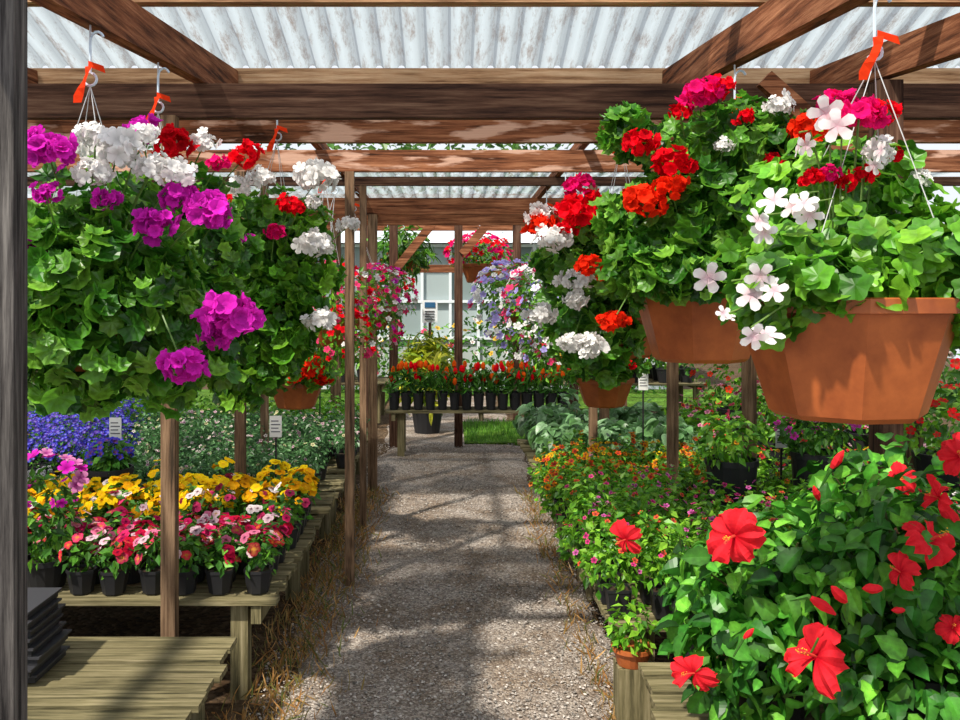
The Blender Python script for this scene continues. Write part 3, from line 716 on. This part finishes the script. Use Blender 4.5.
# ------------------------------------------------------------------ background
blobs=[]
for y in np.arange(3.5,12.5,1.0):
    blobs+=[(-4.5-.4*rng.random(),y,.8,.8,.8,1.0+.6*rng.random()),(4.9+.4*rng.random(),y,.8,.7,.8,.9+.6*rng.random())]
mb=MB(); foliage(mb,blobs,12000,SM,.13,[(.03,.11,.02),(.08,.22,.03),(.16,.34,.05)],shell=.4)
flowers(mb,blobs,600,FLO,.05,[COL['k'],COL['r'],COL['w'],(.9,.6,.05)],(.3,.1,.05))
mb.build('background_shrubs')
mb=MB(); foliage(mb,[(-.28,10.9,.70,.32,.3,.44)],550,LONG,.2,[(.42,.50,.02),(.65,.65,.05),(.2,.36,.03)],up=.2,droop=-.3)
pot(mb,-.28,10.9,.0,.3,.15,.2,n=16); mb.build('yellow_green_potted_shrub')
bench(.85,3.4,11.8,12.8,.5); bench(-3.2,-.8,11.8,12.8,.5)
FF=[dict(n=12,T=FLO,size=.035,cols=[COL['r'],COL['k'],COL['w'],COL['o']])]
bed('potted_far_geraniums',.9,3.3,11.85,12.75,.502,.3,.12,.18,.17,.4,60,SM,.09,G1,FF)
bed('potted_far_geraniums',-3.1,-.85,11.85,12.75,.502,.3,.12,.18,.17,.4,60,SM,.09,G2,FF)
mb=MB(); B=[(-3.5,27,4.5,2.6,2,3.2),(0.5,29,5,3,2,3.2),(4.5,27,4.4,2.6,2,3),(-8,24,3.8,2.4,2,3),(8.5,24,3.8,2.4,2,3)]
foliage(mb,B,6000,SM,.36,[(.03,.10,.02),(.08,.20,.03),(.15,.3,.05)],shell=.4)
for b in B: tube(mb,[(b[0],b[1],-.02),(b[0]+.1,b[1],2),(b[0],b[1],4)],.18,'bench_z',(.1,.1,.1),8,.08)
mb.build('background_trees')
mb=MB(); box(mb,(-.37,11.98,1.30),(-.17,12.0,1.60),'matte',(.8,.83,.85)); box(mb,(-.34,11.97,1.50),(-.20,11.98,1.57),'matte',(.03,.12,.25))
for i in range(4): box(mb,(-.34,11.97,1.34+i*.035),(-.21,11.98,1.352+i*.035),'matte',(.1,.1,.12))
box(mb,(-.29,12.0,-.02),(-.25,12.03,1.6),'post'); mb.build('nursery_sign')
mb=MB(); wc=(.72,.77,.80); Y=16.0
for i,x in enumerate(np.arange(-4,4.01,.5)): box(mb,(x-.025,Y-.05,-.02),(x+.025,Y+.01,2.6),'matte',wc)
for zz in (.02,.9,1.55,2.54): box(mb,(-4,Y-.06,zz),(4,Y-.0,zz+.05),'matte',wc)
for i,x in enumerate(np.arange(-4,4,.5)):
    for (z0,z1) in ((.07,.9),(.95,1.55),(1.6,2.54)):
        k=rng.random(); c=(.10+.36*k,.15+.38*k,.14+.40*k)
        box(mb,(x+.025,Y+.02,z0),(x+.475,Y+.05,z1),'matte',c if z0>.1 else (.42,.46,.45))
V=[(-4.2,Y-.3,2.60),(4.2,Y-.3,2.60),(4.2,Y+3,3.8),(-4.2,Y+3,3.8),(-4.2,Y+6,2.6),(4.2,Y+6,2.6)]
mb.add(V,[(0,1,2,3),(3,2,5,4)],'matte',(.6,.66,.7)); box(mb,(-4,Y+.06,-0.02),(-3.9,Y+6,2.55),'matte',wc); box(mb,(3.9,Y+.06,-0.02),(4,Y+6,2.55),'matte',wc)
mb.build('white_greenhouse')
mb=MB(); B=[(x,15.3,.5,.35,.3,.55+.35*rng.random()) for x in np.arange(-3.3,3.4,.6)]
foliage(mb,B,3500,SM,.11,G1,shell=.4); flowers(mb,B,250,FLO,.05,[COL['w'],COL['k'],(.9,.6,.05)],(.3,.1,.05)); mb.build('flowering_border')

# ------------------------------------------------------------------ light & world
w=bpy.data.worlds.new('World'); scene.world=w; w.use_nodes=True
nt=w.node_tree; bg=nt.nodes['Background']
bg.inputs[0].default_value=(.88,.93,1.0,1); bg.inputs[1].default_value=1.05
sun=bpy.data.lights.new('sun','SUN'); sun.energy=5.8; sun.angle=.035; sun.color=(1,.94,.83)
so=bpy.data.objects.new('sun',sun); scene.collection.objects.link(so)
from mathutils import Vector
so.rotation_euler=Vector((.38,.50,-.85)).to_track_quat('-Z','Y').to_euler(); so.location=(-3,-4,7)

cam=bpy.data.cameras.new('camera'); co=bpy.data.objects.new('camera',cam); scene.collection.objects.link(co)
co.location=(0,0,1.6); co.rotation_euler=(math.pi/2,0,0)
cam.sensor_width=36; cam.lens=36*900/960; cam.shift_x=.031; cam.shift_y=-.0625; cam.clip_start=.05
scene.camera=co
